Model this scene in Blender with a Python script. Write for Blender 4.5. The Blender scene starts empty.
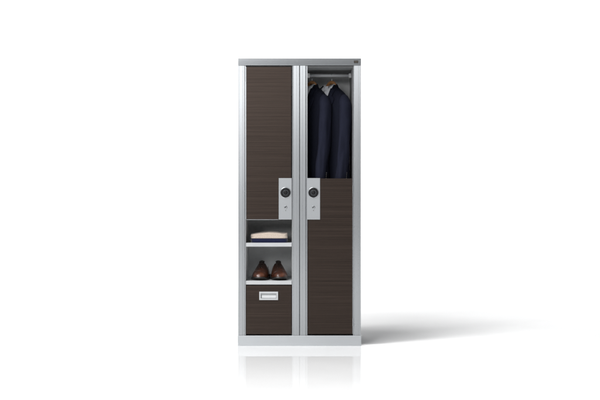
import bpy, bmesh, math, random
from mathutils import Vector, Matrix, noise as mn

random.seed(7)
sc = bpy.context.scene
COL = sc.collection
S = 0.0064            # metres per photo pixel on the front plane of the locker
DC = 8.0              # camera distance from the front plane
ZC = 0.934            # camera height


def PX(p, y=0.0):
    return (p - 300.0) * S * (DC + y) / DC


def PZ(p, y=0.0):
    return ZC + (200.0 - p) * S * (DC + y) / DC


def clamp(v, a=0.0, b=1.0):
    return max(a, min(b, v))


def smooth(a, b, v):
    t = clamp((v - a) / (b - a))
    return t * t * (3 - 2 * t)


def interp(tab, v):
    """piecewise linear table [(key, val...)] ascending keys, cosine-free"""
    if v <= tab[0][0]:
        return tab[0][1:]
    for a, b in zip(tab, tab[1:]):
        if v <= b[0]:
            t = (v - a[0]) / (b[0] - a[0])
            return tuple(p + (q - p) * t for p, q in zip(a[1:], b[1:]))
    return tab[-1][1:]


# ------------------------------------------------------------------ materials
def new_mat(name):
    m = bpy.data.materials.new(name)
    m.use_nodes = True
    nt = m.node_tree
    b = nt.nodes['Principled BSDF']
    return m, nt, b


def N(nt, kind, **kw):
    n = nt.nodes.new(kind)
    for k, v in kw.items():
        if k.startswith('i_'):
            n.inputs[k[2:].replace('_', ' ')].default_value = v
        else:
            setattr(n, k, v)
    return n


def coords(nt, scale, rot=(0, 0, 0), kind='Object'):
    tc = N(nt, 'ShaderNodeTexCoord')
    mp = N(nt, 'ShaderNodeMapping')
    mp.inputs['Scale'].default_value = scale
    mp.inputs['Rotation'].default_value = rot
    nt.links.new(tc.outputs[kind], mp.inputs['Vector'])
    return mp.outputs['Vector']


def ramp(nt, fac, stops):
    r = N(nt, 'ShaderNodeValToRGB')
    els = r.color_ramp.elements
    while len(els) < len(stops):
        els.new(0.5)
    for e, (p, c) in zip(els, stops):
        e.position = p
        e.color = (c[0], c[1], c[2], 1) if hasattr(c, '__len__') else (c, c, c, 1)
    nt.links.new(fac, r.inputs['Fac'])
    return r.outputs['Color']


def noise_tex(nt, vec, scale, detail=4, rough=0.55):
    n = N(nt, 'ShaderNodeTexNoise')
    n.inputs['Scale'].default_value = scale
    n.inputs['Detail'].default_value = detail
    n.inputs['Roughness'].default_value = rough
    nt.links.new(vec, n.inputs['Vector'])
    return n.outputs['Fac']


def bump(nt, b, h, strength, dist=0.001):
    bp = N(nt, 'ShaderNodeBump')
    bp.inputs['Strength'].default_value = strength
    bp.inputs['Distance'].default_value = dist
    nt.links.new(h, bp.inputs['Height'])
    nt.links.new(bp.outputs['Normal'], b.inputs['Normal'])


def brushed(name, direction, base=0.72, rough=0.34, metal=1.0, tint=(0.965, 1.0, 1.035)):
    m, nt, b = new_mat(name)
    fine = noise_tex(nt, coords(nt, {'z': (420, 420, 0.8), 'x': (0.8, 420, 420)}[direction]), 1.0, 2)
    slow = noise_tex(nt, coords(nt, (3, 3, 1.1) if direction == 'z' else (1.1, 3, 3)), 1.0, 3)
    f = N(nt, 'ShaderNodeMath', operation='MULTIPLY_ADD')
    nt.links.new(slow, f.inputs[0]); f.inputs[1].default_value = 0.8
    nt.links.new(fine, f.inputs[2])
    c = ramp(nt, f.outputs[0], [(0.6, [base * 0.985 * t for t in tint]), (1.0, [base * 1.015 * t for t in tint])])
    nt.links.new(c, b.inputs['Base Color'])
    r = ramp(nt, slow, [(0.3, rough * 0.94), (0.7, rough * 1.06)])
    nt.links.new(r, b.inputs['Roughness'])
    b.inputs['Metallic'].default_value = metal
    return m


def painted(name, col, rough=0.45, metal=0.0, spec=0.5, grain=True):
    m, nt, b = new_mat(name)
    v = coords(nt, (1, 1, 1))
    f = noise_tex(nt, v, 9.0, 5)
    c = ramp(nt, f, [(0.25, [k * 0.93 for k in col]), (0.75, [k * 1.06 for k in col])])
    nt.links.new(c, b.inputs['Base Color'])
    b.inputs['Roughness'].default_value = rough
    b.inputs['Metallic'].default_value = metal
    b.inputs['Specular IOR Level'].default_value = spec
    if grain:
        g = noise_tex(nt, v, 700.0, 2)
        bump(nt, b, g, 0.06, 0.0005)
    return m


def wood_laminate(name, light=1.0):
    m, nt, b = new_mat(name)
    # fine horizontal streaks, a slower banding, and small dark pores
    f1 = noise_tex(nt, coords(nt, (0.9, 0.9, 190)), 1.0, 5, 0.7)
    f2 = noise_tex(nt, coords(nt, (0.6, 0.6, 42)), 1.0, 3, 0.5)
    f3 = noise_tex(nt, coords(nt, (9, 9, 420)), 1.0, 3, 0.6)
    a = N(nt, 'ShaderNodeMath', operation='MULTIPLY_ADD')
    nt.links.new(f2, a.inputs[0]); a.inputs[1].default_value = 0.20
    nt.links.new(f1, a.inputs[2])
    a2 = N(nt, 'ShaderNodeMath', operation='MULTIPLY_ADD')
    nt.links.new(f3, a2.inputs[0]); a2.inputs[1].default_value = 0.25
    nt.links.new(a.outputs[0], a2.inputs[2])
    g = a2.outputs[0]                                   # centred near 0.78
    c = ramp(nt, g, [(0.52, (0.0030, 0.0019, 0.0015)), (0.66, (0.0052, 0.0032, 0.0024)),
                     (0.78, (0.0078, 0.0047, 0.0034)), (0.95, (0.0135, 0.0078, 0.0054))])
    mul = N(nt, 'ShaderNodeMixRGB', blend_type='MULTIPLY')
    mul.inputs['Fac'].default_value = 1.0
    nt.links.new(c, mul.inputs['Color1']); mul.inputs['Color2'].default_value = (light, light, light, 1)
    nt.links.new(mul.outputs['Color'], b.inputs['Base Color'])
    r = ramp(nt, f2, [(0.3, 0.30), (0.7, 0.36)])
    nt.links.new(r, b.inputs['Roughness'])
    sp = ramp(nt, g, [(0.54, 0.40), (0.73, 0.50), (0.92, 0.62)])
    nt.links.new(sp, b.inputs['Specular IOR Level'])
    b.inputs['Specular Tint'].default_value = (1.0, 0.79, 0.69, 1)
    return m


def cloth(name, c0, c1, weave=900.0, rough=0.9, sheen=0.2, wrinkle=0.25, stretch=(1, 1, 1)):
    m, nt, b = new_mat(name)
    v = coords(nt, stretch)
    f = noise_tex(nt, v, weave, 2)
    c = ramp(nt, f, [(0.3, c0), (0.7, c1)])
    nt.links.new(c, b.inputs['Base Color'])
    b.inputs['Roughness'].default_value = rough
    b.inputs['Specular IOR Level'].default_value = 0.08
    b.inputs['Sheen Weight'].default_value = sheen
    b.inputs['Sheen Roughness'].default_value = 0.4
    w = noise_tex(nt, coords(nt, (18, 18, 6)), 1.0, 3)
    mix = N(nt, 'ShaderNodeMath', operation='MULTIPLY_ADD')
    nt.links.new(w, mix.inputs[0]); mix.inputs[1].default_value = 6.0
    nt.links.new(f, mix.inputs[2])
    bump(nt, b, mix.outputs[0], wrinkle, 0.0012)
    return m


def knit(name, c0, c1):
    m, nt, b = new_mat(name)
    v = coords(nt, (1, 1, 1))
    w = N(nt, 'ShaderNodeTexWave', wave_type='BANDS', bands_direction='X')
    w.inputs['Scale'].default_value = 75.0
    w.inputs['Distortion'].default_value = 1.2
    w.inputs['Detail'].default_value = 2
    nt.links.new(v, w.inputs['Vector'])
    f = noise_tex(nt, v, 260.0, 3)
    a = N(nt, 'ShaderNodeMath', operation='MULTIPLY_ADD')
    nt.links.new(w.outputs['Fac'], a.inputs[0]); a.inputs[1].default_value = 0.35
    nt.links.new(f, a.inputs[2])
    c = ramp(nt, a.outputs[0], [(0.3, c0), (0.9, c1)])
    nt.links.new(c, b.inputs['Base Color'])
    b.inputs['Roughness'].default_value = 0.95
    b.inputs['Sheen Weight'].default_value = 0.25
    b.inputs['Specular IOR Level'].default_value = 0.1
    bump(nt, b, a.outputs[0], 0.5, 0.0015)
    return m


def leather(name):
    m, nt, b = new_mat(name)
    v = coords(nt, (1, 1, 1))
    f = noise_tex(nt, v, 22.0, 5)
    fine = noise_tex(nt, v, 420.0, 3)
    c = ramp(nt, f, [(0.30, (0.017, 0.0064, 0.0042)), (0.55, (0.064, 0.0195, 0.0095)), (0.8, (0.125, 0.040, 0.017))])
    # base colour darkens with height towards the top line
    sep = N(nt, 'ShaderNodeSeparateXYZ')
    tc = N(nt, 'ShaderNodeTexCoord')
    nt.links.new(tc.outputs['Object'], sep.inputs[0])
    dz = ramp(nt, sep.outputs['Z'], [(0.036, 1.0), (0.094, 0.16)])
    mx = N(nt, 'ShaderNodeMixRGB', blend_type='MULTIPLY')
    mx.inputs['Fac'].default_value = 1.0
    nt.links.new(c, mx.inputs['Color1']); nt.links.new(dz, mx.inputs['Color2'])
    nt.links.new(mx.outputs['Color'], b.inputs['Base Color'])
    b.inputs['Roughness'].default_value = 0.32
    b.inputs['Coat Weight'].default_value = 0.2
    b.inputs['Coat Roughness'].default_value = 0.15
    bump(nt, b, fine, 0.08, 0.0006)
    return m


M_POST = brushed('anodised_aluminium_upright', 'z', base=0.47, rough=0.27)
M_CAP = brushed('anodised_aluminium_crosswise', 'x', base=0.41, rough=0.19)
M_PLINTH = brushed('aluminium_plinth', 'x', base=0.51, rough=0.42)
M_PLATE = brushed('satin_lock_plate', 'z', base=0.37, rough=0.45)
M_RIM = brushed('satin_rim_metal', 'x', base=0.50, rough=0.30)
M_ROD = painted('satin_rod_coat', (0.46, 0.47, 0.49), rough=0.5)
M_STEEL = brushed('dull_lock_steel', 'x', base=0.30, rough=0.35)
M_PULL = painted('bright_pull_coat', (0.56, 0.57, 0.58), rough=0.35)
M_CHROME = brushed('polished_steel', 'x', base=0.85, rough=0.18)
M_WOOD = wood_laminate('dark_wood_laminate', 1.0)
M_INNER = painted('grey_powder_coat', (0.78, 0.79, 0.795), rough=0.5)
M_SHELF = painted('light_grey_shelf_coat', (0.46, 0.47, 0.48), rough=0.42)
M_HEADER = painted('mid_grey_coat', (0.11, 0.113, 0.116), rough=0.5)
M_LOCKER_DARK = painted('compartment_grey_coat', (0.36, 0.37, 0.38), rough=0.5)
M_SHELL = painted('silver_grey_shell_coat', (0.46, 0.47, 0.48), rough=0.45)
M_BLACK = painted('black_plastic', (0.005, 0.005, 0.006), rough=0.42, spec=0.25)
M_DGREY = painted('dark_grey_plastic', (0.045, 0.05, 0.055), rough=0.4, spec=0.3)
M_DARK = painted('gasket_dark', (0.018, 0.018, 0.019), rough=0.7)
M_MARK = painted('mark_silver', (0.10, 0.09, 0.075), rough=0.6, spec=0.1, grain=False)
M_BADGE = painted('badge_dark', (0.022, 0.019, 0.018), rough=0.6, spec=0.1, grain=False)
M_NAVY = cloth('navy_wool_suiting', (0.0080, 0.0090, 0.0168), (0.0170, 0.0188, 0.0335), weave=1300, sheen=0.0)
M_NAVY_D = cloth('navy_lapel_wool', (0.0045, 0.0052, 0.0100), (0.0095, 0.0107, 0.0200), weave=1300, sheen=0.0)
M_NAVY_SHADED = cloth('navy_wool_shaded', (0.0044, 0.0050, 0.0095), (0.0095, 0.0106, 0.0190), weave=1300, sheen=0.0)  # same cloth as the sleeves, darkened to paint in the shade between them
M_SHIRT = cloth('white_shirt_cotton', (0.66, 0.68, 0.72), (0.78, 0.79, 0.82), weave=1600, sheen=0.0, wrinkle=0.35)
M_BEIGE = knit('beige_knit', (0.41, 0.330, 0.265), (0.68, 0.585, 0.50))
M_BLUE = knit('navy_knit', (0.005, 0.007, 0.026), (0.013, 0.017, 0.055))
M_LEATHER = leather('brown_polished_leather')
M_SOLE = painted('dark_shoe_sole', (0.010, 0.008, 0.007), rough=0.4)
M_LACE = painted('dark_shoe_lace', (0.012, 0.007, 0.006), rough=0.8)
M_BUTTON = painted('horn_button', (0.028, 0.026, 0.028), rough=0.3, grain=False)


def hanger_wood():
    m, nt, b = new_mat('beech_hanger_wood')
    f = noise_tex(nt, coords(nt, (4, 60, 60)), 1.0, 4)
    c = ramp(nt, f, [(0.3, (0.25, 0.115, 0.042)), (0.7, (0.42, 0.22, 0.095))])
    nt.links.new(c, b.inputs['Base Color'])
    b.inputs['Roughness'].default_value = 0.35
    return m


M_HANGER = hanger_wood()


# ------------------------------------------------------------------ mesh helpers
def link(name, bm, mat, parent=None, loc=(0, 0, 0), smooth_faces=False, recalc=True):
    me = bpy.data.meshes.new(name)
    if recalc:
        bmesh.ops.recalc_face_normals(bm, faces=bm.faces[:])
    bm.to_mesh(me)
    bm.free()
    o = bpy.data.objects.new(name, me)
    COL.objects.link(o)
    mats = mat if isinstance(mat, (list, tuple)) else [mat]
    for m in mats:
        me.materials.append(m)
    if smooth_faces:
        me.polygons.foreach_set('use_smooth', [True] * len(me.polygons))
    o.location = loc
    if parent is not None:
        o.parent = parent
    return o


def empty(name, loc, label, cat, group=None, rotz=0.0):
    o = bpy.data.objects.new(name, None)
    COL.objects.link(o)
    o.location = loc
    o.rotation_euler = (0, 0, rotz)
    o.empty_display_size = 0.05
    o['label'] = label
    o['category'] = cat
    if group:
        o['group'] = group
    return o


def box(bm, x0, x1, y0, y1, z0, z1, bev=0.0, mi=0):
    nb = bmesh.new()
    vs = [nb.verts.new((x, y, z)) for x in (x0, x1) for y in (y0, y1) for z in (z0, z1)]
    for f in ((0, 1, 3, 2), (4, 6, 7, 5), (0, 4, 5, 1), (2, 3, 7, 6), (0, 2, 6, 4), (1, 5, 7, 3)):
        nb.faces.new([vs[i] for i in f])
    bmesh.ops.recalc_face_normals(nb, faces=nb.faces[:])
    if bev > 0:
        bmesh.ops.bevel(nb, geom=nb.edges[:], offset=bev, segments=2, affect='EDGES', profile=0.6)
    for f in nb.faces:
        f.material_index = mi
    tmp = bpy.data.meshes.new('tmp')
    nb.to_mesh(tmp); nb.free()
    bm.from_mesh(tmp)
    bpy.data.meshes.remove(tmp)


def prism_z(bm, pts, z0, z1):
    """closed outline in x,y extruded along z"""
    lo = [bm.verts.new((x, y, z0)) for x, y in pts]
    hi = [bm.verts.new((x, y, z1)) for x, y in pts]
    n = len(pts)
    for i in range(n):
        j = (i + 1) % n
        bm.faces.new((lo[i], lo[j], hi[j], hi[i]))
    bm.faces.new(lo[::-1]); bm.faces.new(hi)


def prism_x(bm, pts, x0, x1):
    """closed outline in y,z extruded along x"""
    lo = [bm.verts.new((x0, y, z)) for y, z in pts]
    hi = [bm.verts.new((x1, y, z)) for y, z in pts]
    n = len(pts)
    for i in range(n):
        j = (i + 1) % n
        bm.faces.new((lo[i], lo[j], hi[j], hi[i]))
    bm.faces.new(lo[::-1]); bm.faces.new(hi)


def lathe_y(bm, prof, cx, cz, y0, seg=40, mi=0):
    """profile [(r, dy)] turned about the y axis, y = y0 + dy (front is -y); closed with caps"""
    rings = []
    for r, dy in prof:
        if r < 1e-6:
            rings.append([bm.verts.new((cx, y0 + dy, cz))])
        else:
            rings.append([bm.verts.new((cx + r * math.cos(2 * math.pi * k / seg), y0 + dy,
                                        cz + r * math.sin(2 * math.pi * k / seg))) for k in range(seg)])
    for A, B in zip(rings, rings[1:]):
        for k in range(seg):
            l = (k + 1) % seg
            if len(A) == 1 and len(B) == 1:
                continue
            if len(A) == 1:
                f = bm.faces.new((A[0], B[k], B[l]))
            elif len(B) == 1:
                f = bm.faces.new((A[k], A[l], B[0]))
            else:
                f = bm.faces.new((A[k], A[l], B[l], B[k]))
            f.material_index = mi
            f.smooth = True


def tube(bm, path, radii, seg=14, ry=None, cap=True, up=Vector((0, 0, 1))):
    """swept (elliptical) tube through points; radii per point; ry scale for second axis"""
    rings = []
    n = len(path)
    for i, p in enumerate(path):
        a = Vector(path[max(i - 1, 0)]); c = Vector(path[min(i + 1, n - 1)])
        t = (c - a).normalized()
        u = up if abs(t.dot(up)) < 0.95 else Vector((0, 1, 0))
        s = t.cross(u).normalized()
        w = s.cross(t).normalized()
        r = radii[i] if hasattr(radii, '__len__') else radii
        r1, r2 = r if isinstance(r, tuple) else (r, r)
        rings.append([bm.verts.new(Vector(p) + s * r1 * math.cos(2 * math.pi * k / seg) + w * r2 * math.sin(2 * math.pi * k / seg))
                      for k in range(seg)])
    for A, B in zip(rings, rings[1:]):
        for k in range(seg):
            l = (k + 1) % seg
            f = bm.faces.new((A[k], A[l], B[l], B[k])); f.smooth = True
    if cap:
        bm.faces.new(rings[0][::-1]); bm.faces.new(rings[-1])
    return rings


def grid(bm, rows, closed=False, mi=0):
    """rows of points -> quads"""
    V = [[bm.verts.new(p) for p in r] for r in rows]
    for A, B in zip(V, V[1:]):
        m = len(A)
        for k in range(m if closed else m - 1):
            l = (k + 1) % m
            f = bm.faces.new((A[k], A[l], B[l], B[k])); f.smooth = True; f.material_index = mi
    return V


def modifier_solidify(o, t, offset=0.0):
    m = o.modifiers.new('Solidify', 'SOLIDIFY'); m.thickness = t; m.offset = offset
    return m


def modifier_subsurf(o, lv=1):
    m = o.modifiers.new('Subdivision', 'SUBSURF'); m.levels = lv; m.render_levels = lv
    return m


# ------------------------------------------------------------------ setting: studio floor and seamless backdrop
def make_setting():
    bm = bmesh.new()
    grid(bm, [[(-9, y, 0), (9, y, 0)] for y in (-9.5, -3, 0, 3, 8.0)])
    m, nt, b = new_mat('white_studio_floor')
    f = noise_tex(nt, coords(nt, (1, 1, 1)), 2.2, 4)
    c = ramp(nt, f, [(0.3, 0.86), (0.7, 0.89)])
    nt.links.new(c, b.inputs['Base Color'])
    b.inputs['Roughness'].default_value = 0.9
    b.inputs['Specular IOR Level'].default_value = 0.0
    # gloss mask puts in the reflection's fade towards the front; strongest at the locker
    g = N(nt, 'ShaderNodeBsdfGlossy')
    g.inputs['Color'].default_value = (1, 1, 1, 1)
    g.inputs['Roughness'].default_value = 0.018
    tc = N(nt, 'ShaderNodeTexCoord')
    sep = N(nt, 'ShaderNodeSeparateXYZ')
    nt.links.new(tc.outputs['Object'], sep.inputs[0])
    mr = N(nt, 'ShaderNodeMapRange', interpolation_type='LINEAR')
    mr.inputs['From Min'].default_value = -2.6
    mr.inputs['From Max'].default_value = -0.02
    mr.inputs['To Min'].default_value = 0.0
    mr.inputs['To Max'].default_value = 0.44
    nt.links.new(sep.outputs['Y'], mr.inputs['Value'])
    m2 = N(nt, 'ShaderNodeMapRange', interpolation_type='SMOOTHSTEP')     # gloss cut off behind the locker's front, keeping its floor shadow dark
    m2.inputs['From Min'].default_value = -0.02
    m2.inputs['From Max'].default_value = 0.16
    m2.inputs['To Min'].default_value = 1.0
    m2.inputs['To Max'].default_value = 0.0
    nt.links.new(sep.outputs['Y'], m2.inputs['Value'])
    mm = N(nt, 'ShaderNodeMath', operation='MULTIPLY')
    nt.links.new(mr.outputs['Result'], mm.inputs[0])
    nt.links.new(m2.outputs['Result'], mm.inputs[1])
    mx = N(nt, 'ShaderNodeMixShader')
    nt.links.new(mm.outputs[0], mx.inputs['Fac'])
    nt.links.new(b.outputs['BSDF'], mx.inputs[1])
    nt.links.new(g.outputs['BSDF'], mx.inputs[2])
    nt.links.new(mx.outputs['Shader'], nt.nodes['Material Output'].inputs['Surface'])
    o = link('floor', bm, m)
    o['kind'] = 'structure'

    bm = bmesh.new()
    prof = [(8.0, 0.0)]
    for k in range(1, 13):
        a = k / 12 * math.pi / 2
        prof.append((8.0 + 1.5 * math.sin(a), 1.5 - 1.5 * math.cos(a)))
    prof += [(9.5, 2.8), (9.5, 4.6)]
    grid(bm, [[(-9, y, z), (9, y, z)] for y, z in prof])
    m, nt, b = new_mat('white_paper_backdrop')
    f = noise_tex(nt, coords(nt, (1, 1, 1)), 1.5, 4)
    c = ramp(nt, f, [(0.3, 0.87), (0.7, 0.89)])
    nt.links.new(c, b.inputs['Base Color'])
    b.inputs['Roughness'].default_value = 0.95
    b.inputs['Specular IOR Level'].default_value = 0.0
    o = link('backdrop', bm, m, smooth_faces=True)
    o['kind'] = 'structure'


# ------------------------------------------------------------------ the locker
DEPTH = 0.515


def make_locker():
    L = empty('storage_locker', (0, 0, 0),
              'tall silver two-door locker with dark wood panels standing on the white floor', 'locker')
    zt, zb = PZ(65.6), PZ(335.4)      # clear height between plinth and cap
    # ---- plinth
    bm = bmesh.new()
    box(bm, PX(237.9), PX(361.3), -0.004, DEPTH, 0.0, PZ(335.6), 0.0015)
    link('plinth', bm, M_PLINTH, L)
    # ---- cap rail, an extrusion with a slightly undercut face and two fine grooves
    z0, z1 = PZ(65.4), PZ(58.5)
    h = z1 - z0

    def face_y(z):
        return -0.006 + (z1 - z) * math.tan(math.radians(3.0))
    pts = [(DEPTH, z0), (face_y(z0) + 0.0015, z0), (face_y(z0 + .0015), z0 + 0.0015)]
    for fr in (0.13, 0.36, 0.62):
        z = z0 + h * fr
        pts += [(face_y(z) , z), (face_y(z) + 0.0007, z + 0.0006), (face_y(z) , z + 0.0013)]
    pts += [(face_y(z1 - .0015), z1 - 0.0015), (face_y(z1) + 0.0015, z1), (DEPTH, z1)]
    bm = bmesh.new()
    prism_x(bm, pts, PX(238.1), PX(361.0))
    cap = link('top_cap', bm, M_CAP, L)
    # ---- small maker's badge with unreadable marks at the right end of the cap
    bm = bmesh.new()
    yb = face_y(PZ(61.8)) - 0.0012
    box(bm, PX(353.9), PX(358.2), yb, yb + 0.004, PZ(63.1), PZ(60.6), 0.0004, 0)
    for a, b_ in ((354.5, 355.4), (355.75, 356.5), (356.85, 357.6)):
        box(bm, PX(a), PX(b_), yb - 0.0004, yb + 0.0003, PZ(62.5), PZ(61.2), 0.0, 1)
    link('badge', bm, [M_BADGE, M_MARK], cap)

    # ---- uprights
    def upright(pts):
        bm = bmesh.new()
        prism_z(bm, [(PX(p), y) for p, y in pts], zb, zt)
        return link('upright', bm, M_POST, L)
    upright([(238.2, .034), (238.2, .002), (238.45, 0), (239.0, 0), (239.1, .0005), (239.3, .0005), (239.4, 0),
             (242.4, 0), (242.5, .0014), (242.8, .0014), (242.9, 0), (244.2, 0), (244.6, .002), (244.65, .009),
             (245.6, .009), (245.7, .034)])
    upright([(291.9, .034), (291.9, .007), (292.1, .0035), (293.2, .0014), (293.3, .0018), (293.5, .0018), (293.6, 0),
             (296.6, 0), (296.7, .0005), (296.9, .0005), (297, 0),
             (299.0, 0), (299.3, .0025), (299.3, .034)])
    upright([(299.75, .034), (299.75, .0025), (300.05, 0), (302.4, 0), (302.5, .0005), (302.7, .0005), (302.8, 0),
             (305.2, 0), (305.3, .0025), (305.5, .0025), (305.6, .0005), (306.2, .003), (306.3, .010), (307.3, .010), (307.4, .034)])
    upright([(352.9, .034), (352.9, .010), (353.1, .0055), (354.0, .0035), (354.1, .0055), (354.4, .0055), (354.5, 0),
             (358.4, 0), (358.5, .0005), (358.7, .0005), (358.8, 0),
             (360.4, 0), (360.8, .003), (360.8, .034)])
    # ---- shell: outer sides, the partition between the halves, back
    bm = bmesh.new(); box(bm, PX(238.4), PX(245.4), .0342, DEPTH - .012, zb, zt, 0.0008)
    link('side_panel', bm, M_SHELL, L)
    bm = bmesh.new(); box(bm, PX(353.2), PX(360.6), .0342, DEPTH - .012, zb, zt, 0.0008)
    link('side_panel', bm, M_SHELL, L)
    bm = bmesh.new(); box(bm, PX(292.1), PX(307.2), .0342, DEPTH - .012, zb, zt, 0.0008)
    link('partition', bm, M_INNER, L)
    bm = bmesh.new()
    box(bm, PX(299.32), PX(299.73), .006, .034, zb, zt)
    link('gasket', bm, M_HEADER, L)
    bm = bmesh.new(); box(bm, PX(238.4), PX(360.6), DEPTH - .0118, DEPTH - .001, zb, zt, 0.0008)
    link('back_panel', bm, M_INNER, L)
    # grey inner linings of the two compartments (sides and ceiling)
    bm = bmesh.new()
    t = .0015
    e = .0006
    box(bm, PX(245.4) + e, PX(245.4) + e + t, .0345, DEPTH - .0125, zb + e, zt - e)
    box(bm, PX(292.1) - e - t, PX(292.1) - e, .0345, DEPTH - .0125, zb + e, zt - e)
    box(bm, PX(245.4) + 2 * t, PX(292.1) - 2 * t, .0345, DEPTH - .0125, zt - e - t, zt - e)
    link('lining', bm, M_INNER, L)
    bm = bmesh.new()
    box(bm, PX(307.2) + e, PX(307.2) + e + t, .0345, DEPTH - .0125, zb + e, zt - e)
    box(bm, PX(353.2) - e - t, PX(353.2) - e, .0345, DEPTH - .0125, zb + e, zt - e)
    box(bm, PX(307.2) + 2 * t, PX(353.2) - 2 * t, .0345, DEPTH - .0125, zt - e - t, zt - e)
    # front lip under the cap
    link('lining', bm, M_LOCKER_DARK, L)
    bm = bmesh.new()
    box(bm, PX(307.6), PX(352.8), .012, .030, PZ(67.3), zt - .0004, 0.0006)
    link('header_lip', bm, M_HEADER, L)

    # ---- shelves of the left half
    for p0, p1 in ((242.9, 246.7), (280.9, 284.7)):
        bm = bmesh.new()
        box(bm, PX(245.9), PX(291.7), .006, DEPTH - .014, PZ(p1), PZ(p0), 0.0012)
        link('shelf', bm, M_SHELF, L)

    # ---- doors
    def wood_slab(poly, y0, y1, bev=0.001):
        bm = bmesh.new()
        lo = [bm.verts.new((PX(x), y0, PZ(z))) for x, z in poly]
        hi = [bm.verts.new((PX(x), y1, PZ(z))) for x, z in poly]
        n = len(poly)
        for i in range(n):
            j = (i + 1) % n
            bm.faces.new((lo[i], lo[j], hi[j], hi[i]))
        bm.faces.new(lo); bm.faces.new(hi[::-1])
        bmesh.ops.recalc_face_normals(bm, faces=bm.faces[:])
        bmesh.ops.bevel(bm, geom=[e for e in bm.edges if e.calc_length() > 0.03], offset=bev, segments=2, affect='EDGES')
        return bm
    yd0, yd1 = .0035, .0235
    dl = link('door', wood_slab([(246.3, 66.6), (291.2, 66.6), (291.2, 178.1), (278.6, 178.1), (278.6, 219.3), (246.3, 219.3)], yd0, yd1), M_WOOD, L)
    dr = link('door', wood_slab([(320.2, 178.4), (352.4, 178.4), (352.4, 334.2), (307.9, 334.2), (307.9, 219.8), (320.2, 219.8)], yd0, yd1), M_WOOD, L)

    def lock(door, px0, px1, cx):
        bm = bmesh.new()
        box(bm, PX(px0), PX(px1), -0.002, .022, PZ(219.6), PZ(178.1), 0.0011)
        link('lock_plate', bm, M_PLATE, door)
        X, Z = PX(cx), PZ(192.7)
        # dial: bright rim, black skirt, fluted grip
        bm = bmesh.new()
        r = 4.9 * S
        lathe_y(bm, [(r * 1.13, -.0018), (r * 1.13, -.0046), (r * 1.08, -.006), (r * 1.0, -.006), (r * .99, -.0024)], X, Z, 0.0, 48)
        link('dial_rim', bm, M_RIM, door)
        bm = bmesh.new()
        lathe_y(bm, [(r * .985, -.0021), (r * .985, -.0075), (r * .9, -.0095), (r * .64, -.0098), (r * .62, -.006)], X, Z, 0.0, 48, 0)
        lathe_y(bm, [(r * .60, -.005), (r * .60, -.0125), (r * .54, -.0135), (r * .44, -.0135), (r * .42, -.0115)], X, Z, 0.0, 40, 1)
        lathe_y(bm, [(r * .41, -.005), (r * .40, -.0145), (r * .34, -.0165), (r * .16, -.0168), (0, -.0168)], X, Z, 0.0, 32, 0)
        for k in range(20):
            a = 2 * math.pi * k / 20
            x, z = X + r * .8 * math.cos(a), Z + r * .8 * math.sin(a)
            d = .0007 if k % 5 else .0013
            box(bm, x - d, x + d, -.0102, -.0092, z - d, z + d, 0, 1)
        # keep the knob faces in one piece with its skirt
        link('dial', bm, [M_BLACK, M_DGREY], door)
        X, Z = PX(cx + .1), PZ(207.2)
        bm = bmesh.new()
        q = 1.5 * S
        lathe_y(bm, [(q, -.0018), (q, -.0046), (q * .8, -.0056), (q * .58, -.0056), (q * .55, -.0044), (0, -.0044)], X, Z, 0.0, 28, 0)
        box(bm, X - .0011, X + .0011, -.0050, -.0042, Z - .0042, Z + .0036, 0, 1)
        lathe_y(bm, [(.0024, -.0043), (.0024, -.0051), (0, -.0051)], X, Z + .0022, 0.0, 14, 1)
        link('keyhole', bm, [M_STEEL, M_BLACK], door)
        bm = bmesh.new()
        box(bm, X - .0022, X + .0022, -.0026, -.0018, PZ(210.9), PZ(210.2), 0.0)
        link('key_mark', bm, M_MARK, door)
    lock(dl, 278.7, 291.8, 285.6)
    lock(dr, 307.0, 320.1, 313.4)

    # metal edges along the hinge sides, and hinge leaves
    def edge(door, x0, x1, p0, p1, name='edge_strip', y0=.0015, mat=None):
        bm = bmesh.new()
        box(bm, PX(x0), PX(x1), y0, .02, PZ(p1), PZ(p0), 0.0006)
        link(name, bm, mat or M_POST, door)
    edge(dl, 245.72, 246.25, 66.7, 219.2)
    edge(dl, 245.15, 245.7, 67.0, 72.0, 'hinge', -.0012)
    edge(dl, 245.15, 245.7, 72.4, 81.0, 'hinge', -.0012)
    edge(dl, 245.15, 245.7, 181.5, 218.5, 'hinge', -.0012)
    edge(dl, 246.3, 278.5, 219.4, 219.85, 'edge_strip', .004)
    edge(dr, 352.45, 352.85, 178.5, 334.0)
    edge(dr, 352.9, 353.4, 318.4, 326.0, 'hinge', -.0005)
    edge(dr, 352.9, 353.4, 185.4, 193.0, 'hinge', -.0005)

    # ---- drawer under the shoe shelf
    dw = link('drawer', wood_slab([(246.2, 285.5), (291.5, 285.5), (291.5, 334.3), (246.2, 334.3)], yd0, yd1), M_WOOD, L)
    bm = bmesh.new()
    box(bm, PX(247.5), PX(290.3), .0238, .44, PZ(333), PZ(295), 0.001)
    link('drawer_box', bm, M_SHELL, dw)
    bm = bmesh.new()
    X0, X1, Z0, Z1 = PX(259.3), PX(278.1), PZ(300.0), PZ(291.7)
    x0, x1, zz0, zz1 = PX(260.9), PX(276.5), PZ(298.4), PZ(293.4)
    loops = []
    for (a, b_, c, d, y) in ((X0, X1, Z0, Z1, .0030), (X0, X1, Z0, Z1, -.0078), (X0 + .0012, X1 - .0012, Z0 + .0012, Z1 - .0012, -.0090),
                             (x0 - .0012, x1 + .0012, zz0 - .0012, zz1 + .0012, -.0090), (x0, x1, zz0, zz1, -.0076), (x0, x1, zz0, zz1, .0030)):
        loops.append([bm.verts.new(p) for p in ((a, y, c), (b_, y, c), (b_, y, d), (a, y, d))])
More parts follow.
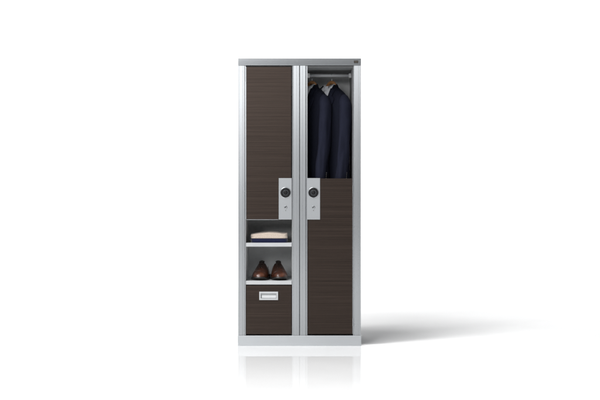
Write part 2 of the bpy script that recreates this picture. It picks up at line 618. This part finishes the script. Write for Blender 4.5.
    for A, B in zip(loops, loops[1:]):
        for k in range(4):
            bm.faces.new((A[k], A[(k + 1) % 4], B[(k + 1) % 4], B[k]))
    bm.faces.new(loops[-1])
    link('handle', bm, M_SHELF, dw)
    bm = bmesh.new()
    xa, xb = PX(262.0), PX(276.2)
    prism_x(bm, [(.0028, PZ(298.2)), (-.0042, PZ(298.1)), (-.0052, PZ(297.6)), (-.0046, PZ(296.0)), (-.0016, PZ(295.3)), (.0028, PZ(295.2))], xa, xb)
    link('pull_lip', bm, M_PULL, dw)

    # ---- hanging rod
    yr = 0.255
    zr = PZ(75.6, yr)
    bm = bmesh.new()
    tube(bm, [(PX(307.2) + .003, yr, zr), (PX(330), yr, zr), (PX(353.2) - .003, yr, zr)], .0098, 24)
    rod = link('hanging_rod', bm, M_ROD, L)
    for xs, sg in ((PX(307.2) + .0022, 1), (PX(353.2) - .0022, -1)):
        bm = bmesh.new()
        a, b_ = sorted((xs, xs + sg * .016))
        box(bm, a, b_, yr - .0155, yr + .0155, zr - .015, zr + .015, .003)
        link('bracket', bm, M_PULL if sg < 0 else M_INNER, rod)
    return yr, zr


# ------------------------------------------------------------------ suits on hangers
PHI = math.radians(47)
# jacket cross-sections: z, half width (w), half thickness (n), V opening half-width
TORSO = [(0.930, .198, .082, -.010), (1.05, .192, .078, -.010), (1.25, .180, .070, -.010), (1.35, .177, .073, -.008),
         (1.400, .177, .076, .004), (1.470, .178, .078, .023), (1.500, .179, .078, .031), (1.560, .177, .075, .046), (1.600, .167, .067, .053),
         (1.630, .142, .058, .057), (1.652, .104, .049, .058), (1.672, .073, .040, .056), (1.690, .052, .033, .050)]


def torso_pt(z, th, shrink=0.0, seed=0.0, amp=1.0):
    """th: angle from the front centre (0) round the back (pi)"""
    a, b, g = interp(TORSO, z)
    a -= shrink; b -= shrink
    s, c = math.sin(th), math.cos(th)
    e = 0.82
    w = a * math.copysign(abs(s) ** e, s)
    n = b * math.copysign(abs(c) ** e, c)
    # soft vertical drape folds, growing downwards
    k = amp * smooth(1.62, 1.2, z)
    d = (mn.noise(Vector((w * 9 + seed, n * 9, z * 1.6))) * .014 + mn.noise(Vector((w * 24, n * 24 + seed, z * 3.2))) * .005) * k
    return Vector((w * (1 + d * 2), n + d * (1 if c >= 0 else -1), z))


def front_theta(z, wpos):
    """angle at which the front surface has lateral position wpos"""
    a = interp(TORSO, z)[0]
    s = clamp(abs(wpos) / a, 0, .999) ** (1 / 0.82)
    return math.copysign(math.asin(s), wpos)


def bow_y(x):
    a = abs(x)
    return 1.1 * a * a if a < .18 else 1.1 * .18 * .18 + 2 * 1.1 * .18 * (a - .18)


def bowed(bm):
    """the coat follows the forward curve of its hanger"""
    for v in bm.verts:
        v.co.y -= bow_y(v.co.x)
    return bm


def make_suit(xh, yr, zr, seed, lab_hanger, lab_shirt, lab_jacket, phi):
    zsh = 0.0
    base = (xh - .011, yr, 0.0)
    # -------- hanger
    H = empty('coat_hanger', (xh, yr, zr), lab_hanger, 'coat hanger', 'wooden hangers on the rod', rotz=-phi)
    bm = bmesh.new()
    path, rad = [], []
    top = 1.722 - zr
    for k in range(33):
        u = -1 + 2 * k / 32
        w = .122 * u
        zc = interp([(0, 1.7085), (.010, 1.7075), (.022, 1.701), (.036, 1.684), (.052, 1.660), (.075, 1.636), (.10, 1.617), (.122, 1.604)], abs(w))[0]
        bow = -bow_y(w)            # arms bow forward (towards the front of the coat, local -y)
        path.append((w, bow, zc - zr))
        rad.append((.0135 + .004 * smooth(.3, 1, abs(u)) if abs(u) < .97 else .012, .0135 - .003 * abs(u)))
    tube(bm, path, rad, 16)
    link('hanger_body', bm, M_HANGER, H)
    bm = bmesh.new()
    hp = [(0, 0, top - .006), (0, 0, -.026)]
    # the hook curls over the rod (rod runs along world x; local frame is turned by -phi)
    R = .0125
    cs, sn = math.cos(phi), math.sin(phi)
    for k in range(0, 15):
        a = math.radians(-75 + k * 18.5)
        yy, zz2 = R * math.cos(a), R * math.sin(a)
        # world offset (0, yy, zz2) -> local
        hp.append((-sn * yy * 1.0, cs * yy, zz2))
    tube(bm, hp, .0017, 10)
    link('hook', bm, M_CHROME, H)

    # -------- shirt inside the jacket
    T = empty('dress_shirt', base, lab_shirt, 'shirt', 'white shirts under the jackets', rotz=-phi)
    bm = bmesh.new()
    rows = []
    for i in range(22):
        z = 1.25 + (1.684 - 1.25) * i / 21
        r = []
        for k in range(40):
            th = 2 * math.pi * k / 40
            p = torso_pt(z, th, .011, seed + 3, .6)
            r.append((p.x, -p.y, p.z))
        rows.append(r)
    grid(bm, rows, closed=True)
    link('shirt_body', bowed(bm), M_SHIRT, T, smooth_faces=True)
    # collar: standing band with two folded-down points
    bm = bmesh.new()
    rows = [[], [], []]
    for k in range(33):
        t = -1 + 2 * k / 32
        th = math.pi * (1 + t * .90)
        pt = smooth(.62, 1.0, abs(t))
        for j, (dr_, z) in enumerate(((-.004, 1.672), (.0, 1.699 - .006 * pt), (.0075, 1.672 - .040 * pt))):
            a, b_ = .046 + dr_, .029 + dr_
            rows[j].append((a * math.sin(th), -(b_ * math.cos(th)) - .002, z - .010 * smooth(.4, 1, abs(t))))
    grid(bm, rows)
    c = link('shirt_collar', bm, M_SHIRT, T, smooth_faces=True)
    modifier_solidify(c, .0022)
    bm = bmesh.new()
    rows = []
    for i in range(12):
        z = 1.42 + (1.655 - 1.42) * i / 11
        row = []
        for w in (-.014, -.005, .005, .014):
            p = torso_pt(z, front_theta(z, w), .0085, seed + 3, .6)
            row.append((p.x, -p.y - .0015, p.z))
        rows.append(row)
    grid(bm, rows)
    c = link('placket', bowed(bm), M_SHIRT, T, smooth_faces=True)
    modifier_solidify(c, .0015)

    # -------- jacket
    J = empty('suit_jacket', base, lab_jacket, 'jacket', 'navy suit jackets on the rod', rotz=-phi)
    bm = bmesh.new()
    rows = []
    zs = [.930 + (1.690 - .930) * i / 46 for i in range(47)]
    for z in zs:
        g = interp(TORSO, z)[2]
        r = []
        if g >= 0:
            t0 = front_theta(z, g); t1 = 2 * math.pi - t0
        else:
            t0 = -front_theta(z, -g); t1 = 2 * math.pi - t0   # fronts overlap
        M = 60
        for k in range(M + 1):
            th = t0 + (t1 - t0) * k / M
            p = torso_pt(z, th, 0, seed)
            off = .004 if (g < 0 and k < 3) else 0
            r.append((p.x, -p.y - off, p.z))
        rows.append(r)
    grid(bm, rows)
    jb = link('jacket_body', bowed(bm), M_NAVY_SHADED, J, smooth_faces=True)
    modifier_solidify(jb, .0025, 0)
    # lapels
    for sgn in (1, -1):
        bm = bmesh.new()
        rows = []
        for i in range(26):
            z = 1.400 + (1.664 - 1.400) * i / 25
            t = i / 25
            g = max(interp(TORSO, z)[2], .0)
            wd = .010 + .060 * smooth(0, .72, t)
            if t > .74:
                wd = .070 - .030 * smooth(.74, .80, t) + .004 * (t - .8)
            row = []
            for j in range(8):
                u = j / 7
                ww = (g - .004) + wd * u
                p = torso_pt(z, front_theta(z, min(ww, interp(TORSO, z)[0] * .97)), 0, seed)
                lift = .004 + .012 * math.sin(math.pi * min(u * 1.15, 1)) * .55 + .004 * u
                row.append((sgn * p.x, -p.y - lift, p.z))
            rows.append(row)
        grid(bm, rows)
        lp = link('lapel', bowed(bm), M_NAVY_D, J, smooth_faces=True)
        modifier_solidify(lp, .0035)
    # collar round the back of the neck, folded over
    bm = bmesh.new()
    rows = [[] for _ in range(5)]
    for k in range(41):
        t = -1 + 2 * k / 40
        th = math.pi * (1 + t * .74)
        e = smooth(.45, 1.0, abs(t))
        for j, (dr_, z) in enumerate(((-.002, 1.672), (-.001, 1.692), (.002, 1.698), (.008, 1.688), (.015, 1.664))):
            a, b_ = .052 + dr_ * (1 - .2 * e), .036 + dr_
            fwd = .010 * e
            zz = z - .034 * e
            rows[j].append(((a + .004 * e) * math.sin(th), -(b_ * math.cos(th)) - fwd, zz))
    grid(bm, rows)
    c = link('collar', bm, M_NAVY_D, J, smooth_faces=True)
    modifier_solidify(c, .003)
    # sleeves
    for sgn in (1, -1):
        bm = bmesh.new()
        rows = []
        KN = 56
        for i in range(KN + 1):
            u = (i / KN) ** 1.6
            # centreline: from under the shoulder point down, bending forward at the elbow
            z = 1.622 - .592 * u
            wc = .156 + .020 * smooth(0, .16, u) - .004 * u
            fwd = -.004 + .010 * smooth(.15, .6, u) + .030 * smooth(.45, 1, u)
            dome = math.sqrt(max(0.0, 1 - (1 - min(u / .13, 1)) ** 2))     # rounded sleeve head
            ra = max(.002, dome * interp([(0, .050), (.3, .0515), (.6, .048), (1, .044)], u)[0])   # along n
            rb = max(.002, dome * interp([(0, .042), (.3, .0435), (.6, .041), (1, .038)], u)[0])   # along w
            row = []
            for k in range(30):
                th = 2 * math.pi * k / 30
                ww = rb * math.sin(th); nn = ra * math.cos(th)
                d = mn.noise(Vector((math.sin(th) * 1.3 + seed * 3.1 + sgn, math.cos(th) * 1.3, u * 3.2))) * .011 * smooth(.08, .4, u)
                d += mn.noise(Vector((math.sin(th) * 3 + seed, math.cos(th) * 3, u * 7 + sgn * 5))) * .0052 * smooth(.1, .35, u)
                # a pressed crease along the front and back of the sleeve
                cr = .0012 * (max(0, math.cos(th - .25)) ** 14 + max(0, -math.cos(th)) ** 14) * smooth(.15, .4, u)
                r_ = 1 + d / max(ra, .01) + cr / max(ra, .01)
                row.append((sgn * (wc + ww * r_), -(fwd + nn * r_), z - .012 * (u < .001)))
            rows.append(row)
        V = grid(bm, rows, closed=True)
        bm.faces.new(V[0])
        sl = link('sleeve', bowed(bm), M_NAVY, J, smooth_faces=True)
        for k in range(4):
            u = .868 + .020 * k
            z = 1.622 - .592 * u
            fwd = -.004 + .010 + .030 * smooth(.45, 1, u)
            bm = bmesh.new()
            nb = Vector((.80, .60, 0))            # outwards (w), back (-n side is +y local)
            ctr = Vector((sgn * (.172 + .041 * .80), -fwd + .047 * .60, z))
            ctr.y -= bow_y(ctr.x)
            nrm = Vector((sgn * nb.x, nb.y, 0)).normalized()
            q = nrm.to_track_quat('Z', 'Y').to_matrix().to_4x4()
            bmesh.ops.create_cone(bm, cap_ends=True, segments=16, radius1=.0068, radius2=.0056, depth=.005,
                                  matrix=Matrix.Translation(ctr) @ q)
            link('cuff_button', bm, M_BUTTON, sl)
    return J


# ------------------------------------------------------------------ folded knitwear
def make_sweater(name, label, x0, x1, y0, y1, z0, hfun, mat, seed, tiers):
    bm = bmesh.new()
    cx, cy = (x0 + x1) / 2, (y0 + y1) / 2
    hx, hy = (x1 - x0) / 2, (y1 - y0) / 2
    rows = []
    NS, NT = 26, 96
    # side wall: rings from bottom to top edge, then the top closes in
    prof = []
    for i in range(NS + 1):
        prof.append(('side', i / NS))
    for i in range(1, 13):
        prof.append(('top', i / 13))
    for kind, t in prof:
        row = []
        for k in range(NT):
            a = 2 * math.pi * k / NT
            ca, sa = math.cos(a), math.sin(a)
            e = .22
            ux = math.copysign(abs(ca) ** e, ca); uy = math.copysign(abs(sa) ** e, sa)
            if kind == 'side':
                # folded layers bulge: each tier a rounded lip
                ph = (t * tiers) % 1.0 if t < 1 else 1.0
                bul = math.sin(math.pi * clamp(ph)) ** .5
                rr = 1.0 - .010 * (1 - bul) - .012 * smooth(.82, 1.0, t)
                zz = t * .93
            else:
                q = 1 - t
                rr = (1.0 - .010 - .012) * (q if q < .9 else q)
                zz = .93 + .07 * math.sin(math.pi / 2 * t) if t < 1 else 1
            px, py = ux * hx * rr, uy * hy * rr
            h = hfun(px / hx, py / hy)
            nz = mn.noise(Vector((px * 16 + seed, py * 16, zz * 2))) * .0035
            row.append((px + nz * .6 * ux, py + nz * .6 * uy, h * zz + nz * zz))
        rows.append(row)
    V = grid(bm, rows, closed=True)
    bm.faces.new(V[-1])
    bm.faces.new(V[0][::-1])
    o = link(name, bm, mat, None, (cx, cy, z0), smooth_faces=True)
    o['label'] = label
    o['category'] = 'sweater'
    return o


# ------------------------------------------------------------------ shoes (local: toe towards -y, sole on z=0, heel at y=+)
def shoe_outline(t):
    """half widths (outer, inner) and centre shift along the length, t=0 toe .. 1 heel"""
    hw = interp([(0, .004), (.02, .020), (.06, .032), (.14, .042), (.26, .0490), (.36, .0505), (.48, .046), (.62, .039), (.78, .0365), (.90, .035), (.96, .029), (.99, .017), (1, .004)], t)[0]
    sh = interp([(0, -.005), (.3, .002), (.6, -.003), (1, 0)], t)[0]
    return hw, sh


def make_shoe(loc, rot, side, label):
    Ln = .292
    E = empty('leather_shoe', loc, label, 'shoe', 'pair of brown shoes on the shelf', rotz=rot)
    E.scale = (1.03, 1.0, 1.12)
    ts = [0, .008, .02, .04, .065, .10, .14, .19, .25, .31, .37, .43, .48, .52, .57, .63, .70, .78, .85, .91, .95, .98, .993, 1]
    # sole with a raised heel block
    bm = bmesh.new()
    outer = []
    for t in ts:
        hw, sh = shoe_outline(t)
        outer.append((side * sh + hw + .004, -Ln / 2 + t * Ln))
    inner = [(side * shoe_outline(t)[1] - shoe_outline(t)[0] - .004, -Ln / 2 + t * Ln) for t in ts]
    loop = outer + inner[::-1]

    def toe_spring(y):
        t = (y + Ln / 2) / Ln
        return .007 * smooth(.22, 0, t)
    lo = [bm.verts.new((x, y * 1.012, (.0 if y > Ln * .20 else .004) + toe_spring(y))) for x, y in loop]
    hi = [bm.verts.new((x, y * 1.012, .0145 + toe_spring(y) + (.010 if y > Ln * .2 else 0))) for x, y in loop]
    n = len(loop)
    for i in range(n):
        j = (i + 1) % n
        f = bm.faces.new((lo[i], lo[j], hi[j], hi[i])); f.smooth = True
    bm.faces.new(lo[::-1]); bm.faces.new(hi)
    link('sole', bm, M_SOLE, E)
    bm = bmesh.new()
    # front tread so the forefoot also rests on the shelf
    pts = [(side * shoe_outline(t)[1] + s * (shoe_outline(t)[0] - .004), -Ln / 2 + t * Ln) for s, tt in ((1, (.2, .27, .34, .42)), (-1, (.42, .34, .27, .2))) for t in tt]
    prism_z(bm, pts, 0.0, .0039)
    link('tread', bm, M_SOLE, E)
    # upper
    HT = [(0, .020), (.02, .031), (.06, .041), (.12, .048), (.2, .053), (.28, .060), (.36, .070), (.44, .084), (.50, .0970), (.54, .104), (.60, .097),
          (.68, .082), (.76, .072), (.84, .070), (.92, .077), (.96, .080), (1, .078)]
    bm = bmesh.new()
    rows = []
    for t in ts:
        hw, sh = shoe_outline(t)
        H = interp(HT, t)[0]
        y = -Ln / 2 + t * Ln
        op = smooth(.50, .60, t)               # the throat opening starts here
        row = []
        z0 = .0135 + toe_spring(y)
        # half-profile exponent: full at the toe, pinched towards the instep and the top line
        pin = interp([(0, .95), (.15, .85), (.3, .72), (.42, .72), (.5, .66), (.6, .64), (.75, .68), (.9, .75), (1, .9)], t)[0]
        Mx = 24
        for k in range(Mx + 1):
            a = math.pi * k / Mx                # 0 = one side, pi = the other, top at pi/2
            c, s = math.cos(a), math.sin(a)
            wmin = .0195 * smooth(.3, .5, t) + .009 * op
            zz = s ** (.80)
            # width at that height
            ww = hw * (pin * (abs(c) ** .85) + (1 - pin) * (abs(c) ** 2.1))
            ww = max(ww, wmin * (1 if abs(c) > .02 else 0)) if op < .5 else max(ww, .022 * (abs(c) > .02))
            hz = z0 + (H - z0) * zz
            if op > 0.02:
                # cut the top: the middle of the section dips into the shoe
                dip = smooth(.86, 1.0, s) * op
                hz = hz - dip * .040
            row.append((side * sh + math.copysign(ww, c) if abs(c) > 1e-6 else side * sh, y, hz))
        rows.append(row)
    grid(bm, rows)
    up = link('upper', bm, M_LEATHER, E, smooth_faces=True)
    modifier_subsurf(up, 2)
    # toe-cap seam, a thin raised ridge over the vamp
    bm = bmesh.new()
    t = .235
    hw, sh = shoe_outline(t)
    H = interp(HT, t)[0]
    path = []
    for k in range(17):
        a = math.pi * (.06 + .88 * k / 16)
        c, s = math.cos(a), math.sin(a)
        path.append((side * sh + hw * .985 * math.copysign(abs(c) ** 1.02, c), -Ln / 2 + (t - .035 * s) * Ln, .0135 + (H - .0145) * s ** .82))
    tube(bm, path, .0010, 8)
    link('toe_seam', bm, M_LEATHER, up)
    # facings (the two lacing flaps) and laces
    bm = bmesh.new()
    for sg in (1, -1):
        rws = []
        for i in range(10):
            tt = .335 + (.535 - .335) * i / 9
            hh = interp(HT, tt)[0]
            y = -Ln / 2 + tt * Ln
            rws.append([(side * -.001 + sg * (.0035 + .001 * (i / 9)), y, hh + .0022), (sg * .010, y, hh + .0012), (sg * (.0185 - .003 * i / 9), y + .004, hh - .008)])
        grid(bm, rws)
    f = link('facing', bm, M_LEATHER, E, smooth_faces=True)
    modifier_solidify(f, .0022)
    for i in range(4):
        tt = .37 + .045 * i
        hh = interp(HT, tt)[0]
        y = -Ln / 2 + tt * Ln
        bm = bmesh.new()
        tube(bm, [(-.012, y + .001, hh + .0005), (-.006, y, hh + .0040), (0, y - .0005, hh + .0048), (.006, y, hh + .0040), (.012, y + .001, hh + .0005)], .0013, 8)
        link('lace', bm, M_LACE, E)
    bm = bmesh.new()
    grid(bm, [[(-.014, -Ln / 2 + .47 * Ln, .089), (0, -Ln / 2 + .47 * Ln, .093), (.014, -Ln / 2 + .47 * Ln, .089)],
              [(-.019, -Ln / 2 + .53 * Ln, .099), (0, -Ln / 2 + .525 * Ln, .105), (.019, -Ln / 2 + .53 * Ln, .099)],
              [(-.018, -Ln / 2 + .58 * Ln, .104), (0, -Ln / 2 + .57 * Ln, .1115), (.018, -Ln / 2 + .58 * Ln, .104)]])
    f = link('tongue', bm, M_LACE, E, smooth_faces=True)
    modifier_solidify(f, .003)
    modifier_subsurf(f, 2)
    return E


# ------------------------------------------------------------------ build
make_setting()
YR, ZR = make_locker()
make_suit(PX(331.6, YR), YR, ZR, 1.7,
          'wooden hanger with its wood top showing in full, holding the right-hand suit',
          'white shirt showing in the open collar of the fully visible right-hand jacket',
          'navy suit jacket hanging closest to the right wall, its whole near sleeve in view', PHI)
make_suit(PX(311.9, YR), YR, ZR, 5.3,
          'wooden hanger half hidden behind the middle upright, holding the left-hand suit',
          'white shirt showing as a narrow strip inside the left-hand jacket by the middle upright',
          'navy suit jacket cut off by the middle upright, its sleeve overlapping the other jacket', PHI)

ZS1 = PZ(242.9)
ZS2 = PZ(280.9)
h_navy = .0262
make_sweater('folded_sweater', 'folded navy knit sweater lying under the beige one on the upper shelf',
             PX(250.6, .05), PX(287.6, .05), .040, .33, ZS1 + .0002, lambda u, v: h_navy + .0012 * math.cos(u * 2.2), M_BLUE, 2.0, 1)


def beige_h(u, v):
    # u from -1 (left) to 1 (right): high in the middle, drooping at the left
    base = interp([(-1.0, .029), (-.7, .0345), (-.3, .0405), (.0, .0440), (.35, .0425), (.7, .0375), (1.0, .0375)], u)[0]
    return base * (1 - .06 * v * v) - .0004


make_sweater('folded_sweater', 'folded beige knit sweater lying on top of the navy one',
             PX(250.4, .05), PX(287.4, .05), .042, .325, ZS1 + h_navy + .0012, beige_h, M_BEIGE, 9.0, 2)

make_shoe((PX(261.5, .16), .170, ZS2 + .0002), math.radians(-7.5), -1, 'brown polished leather lace-up shoe, the left one on the lower shelf')
make_shoe((PX(278.5, .16), .170, ZS2 + .0002), math.radians(7.0), 1, 'brown polished leather lace-up shoe, the right one on the lower shelf')


# ------------------------------------------------------------------ light
def area(name, loc, target, sx, sy, power, spread=None, roll=0.0, col=(1, 1, 1)):
    l = bpy.data.lights.new(name, 'AREA')
    l.shape = 'RECTANGLE'; l.size = sx; l.size_y = sy
    l.energy = power; l.color = col
    if spread:
        l.spread = math.radians(spread)
    o = bpy.data.objects.new(name, l)
    COL.objects.link(o)
    o.location = loc
    d = Vector(target) - Vector(loc)
    q = d.to_track_quat('-Z', 'Y')
    o.rotation_euler = (q.to_matrix() @ Matrix.Rotation(math.radians(roll), 3, 'Z')).to_euler()
    return o


# key from the front left, giving the shadow that falls to the right and back
area('key_lamp', (-9.7, -7.9, 22.5), (0.4, 0.3, 0.2), 3.4, 15.0, 4300)
# broad companion of the key, nearer the camera axis: softens the upper side of the shadow
area('broad_lamp', (-8.6, -15.6, 15.6), (0.4, 0.3, 0.2), 10.0, 9.0, 3000)
# lower lamp left of the camera: reaches into the compartments
area('fill_lamp', (-2.7, -9.6, 2.5), (0.0, 0, 1.0), 1.6, 1.4, 80)
# softbox over the camera, mirrored by the upper part of the uprights; hung at a slant
sb = area('front_softbox', (0.0, -7.6, 3.38), (0.0, 0, 3.38), 5.2, 2.4, 86)
sb.rotation_euler = (Matrix.Rotation(math.radians(-15), 3, 'Y') @ Matrix.Rotation(math.radians(90), 3, 'X')).to_euler()
# overhead bank behind the locker, turned to the backdrop
area('background_lamp', (0, 6.1, 4.6), (0, 8.0, 0.0), 14, 0.8, 285)

w = bpy.data.worlds.new('World')
sc.world = w
w.use_nodes = True
bg = w.node_tree.nodes['Background']
bg.inputs['Color'].default_value = (0.97, 0.985, 1.0, 1)
bg.inputs['Strength'].default_value = 0.21

# ------------------------------------------------------------------ camera
cam = bpy.data.cameras.new('Camera')
co = bpy.data.objects.new('Camera', cam)
COL.objects.link(co)
co.location = (0, -DC, ZC)
co.rotation_euler = (math.radians(90), 0, 0)
cam.sensor_width = 36
cam.lens = 36 / (600 * S / DC)
cam.clip_end = 200
cam.clip_start = 0.05
sc.camera = co

sc.view_settings.view_transform = 'Standard'
sc.view_settings.look = 'None'
sc.view_settings.exposure = 0
sc.render.engine = 'CYCLES'
sc.cycles.use_denoising = True
sc.cycles.max_bounces = 8
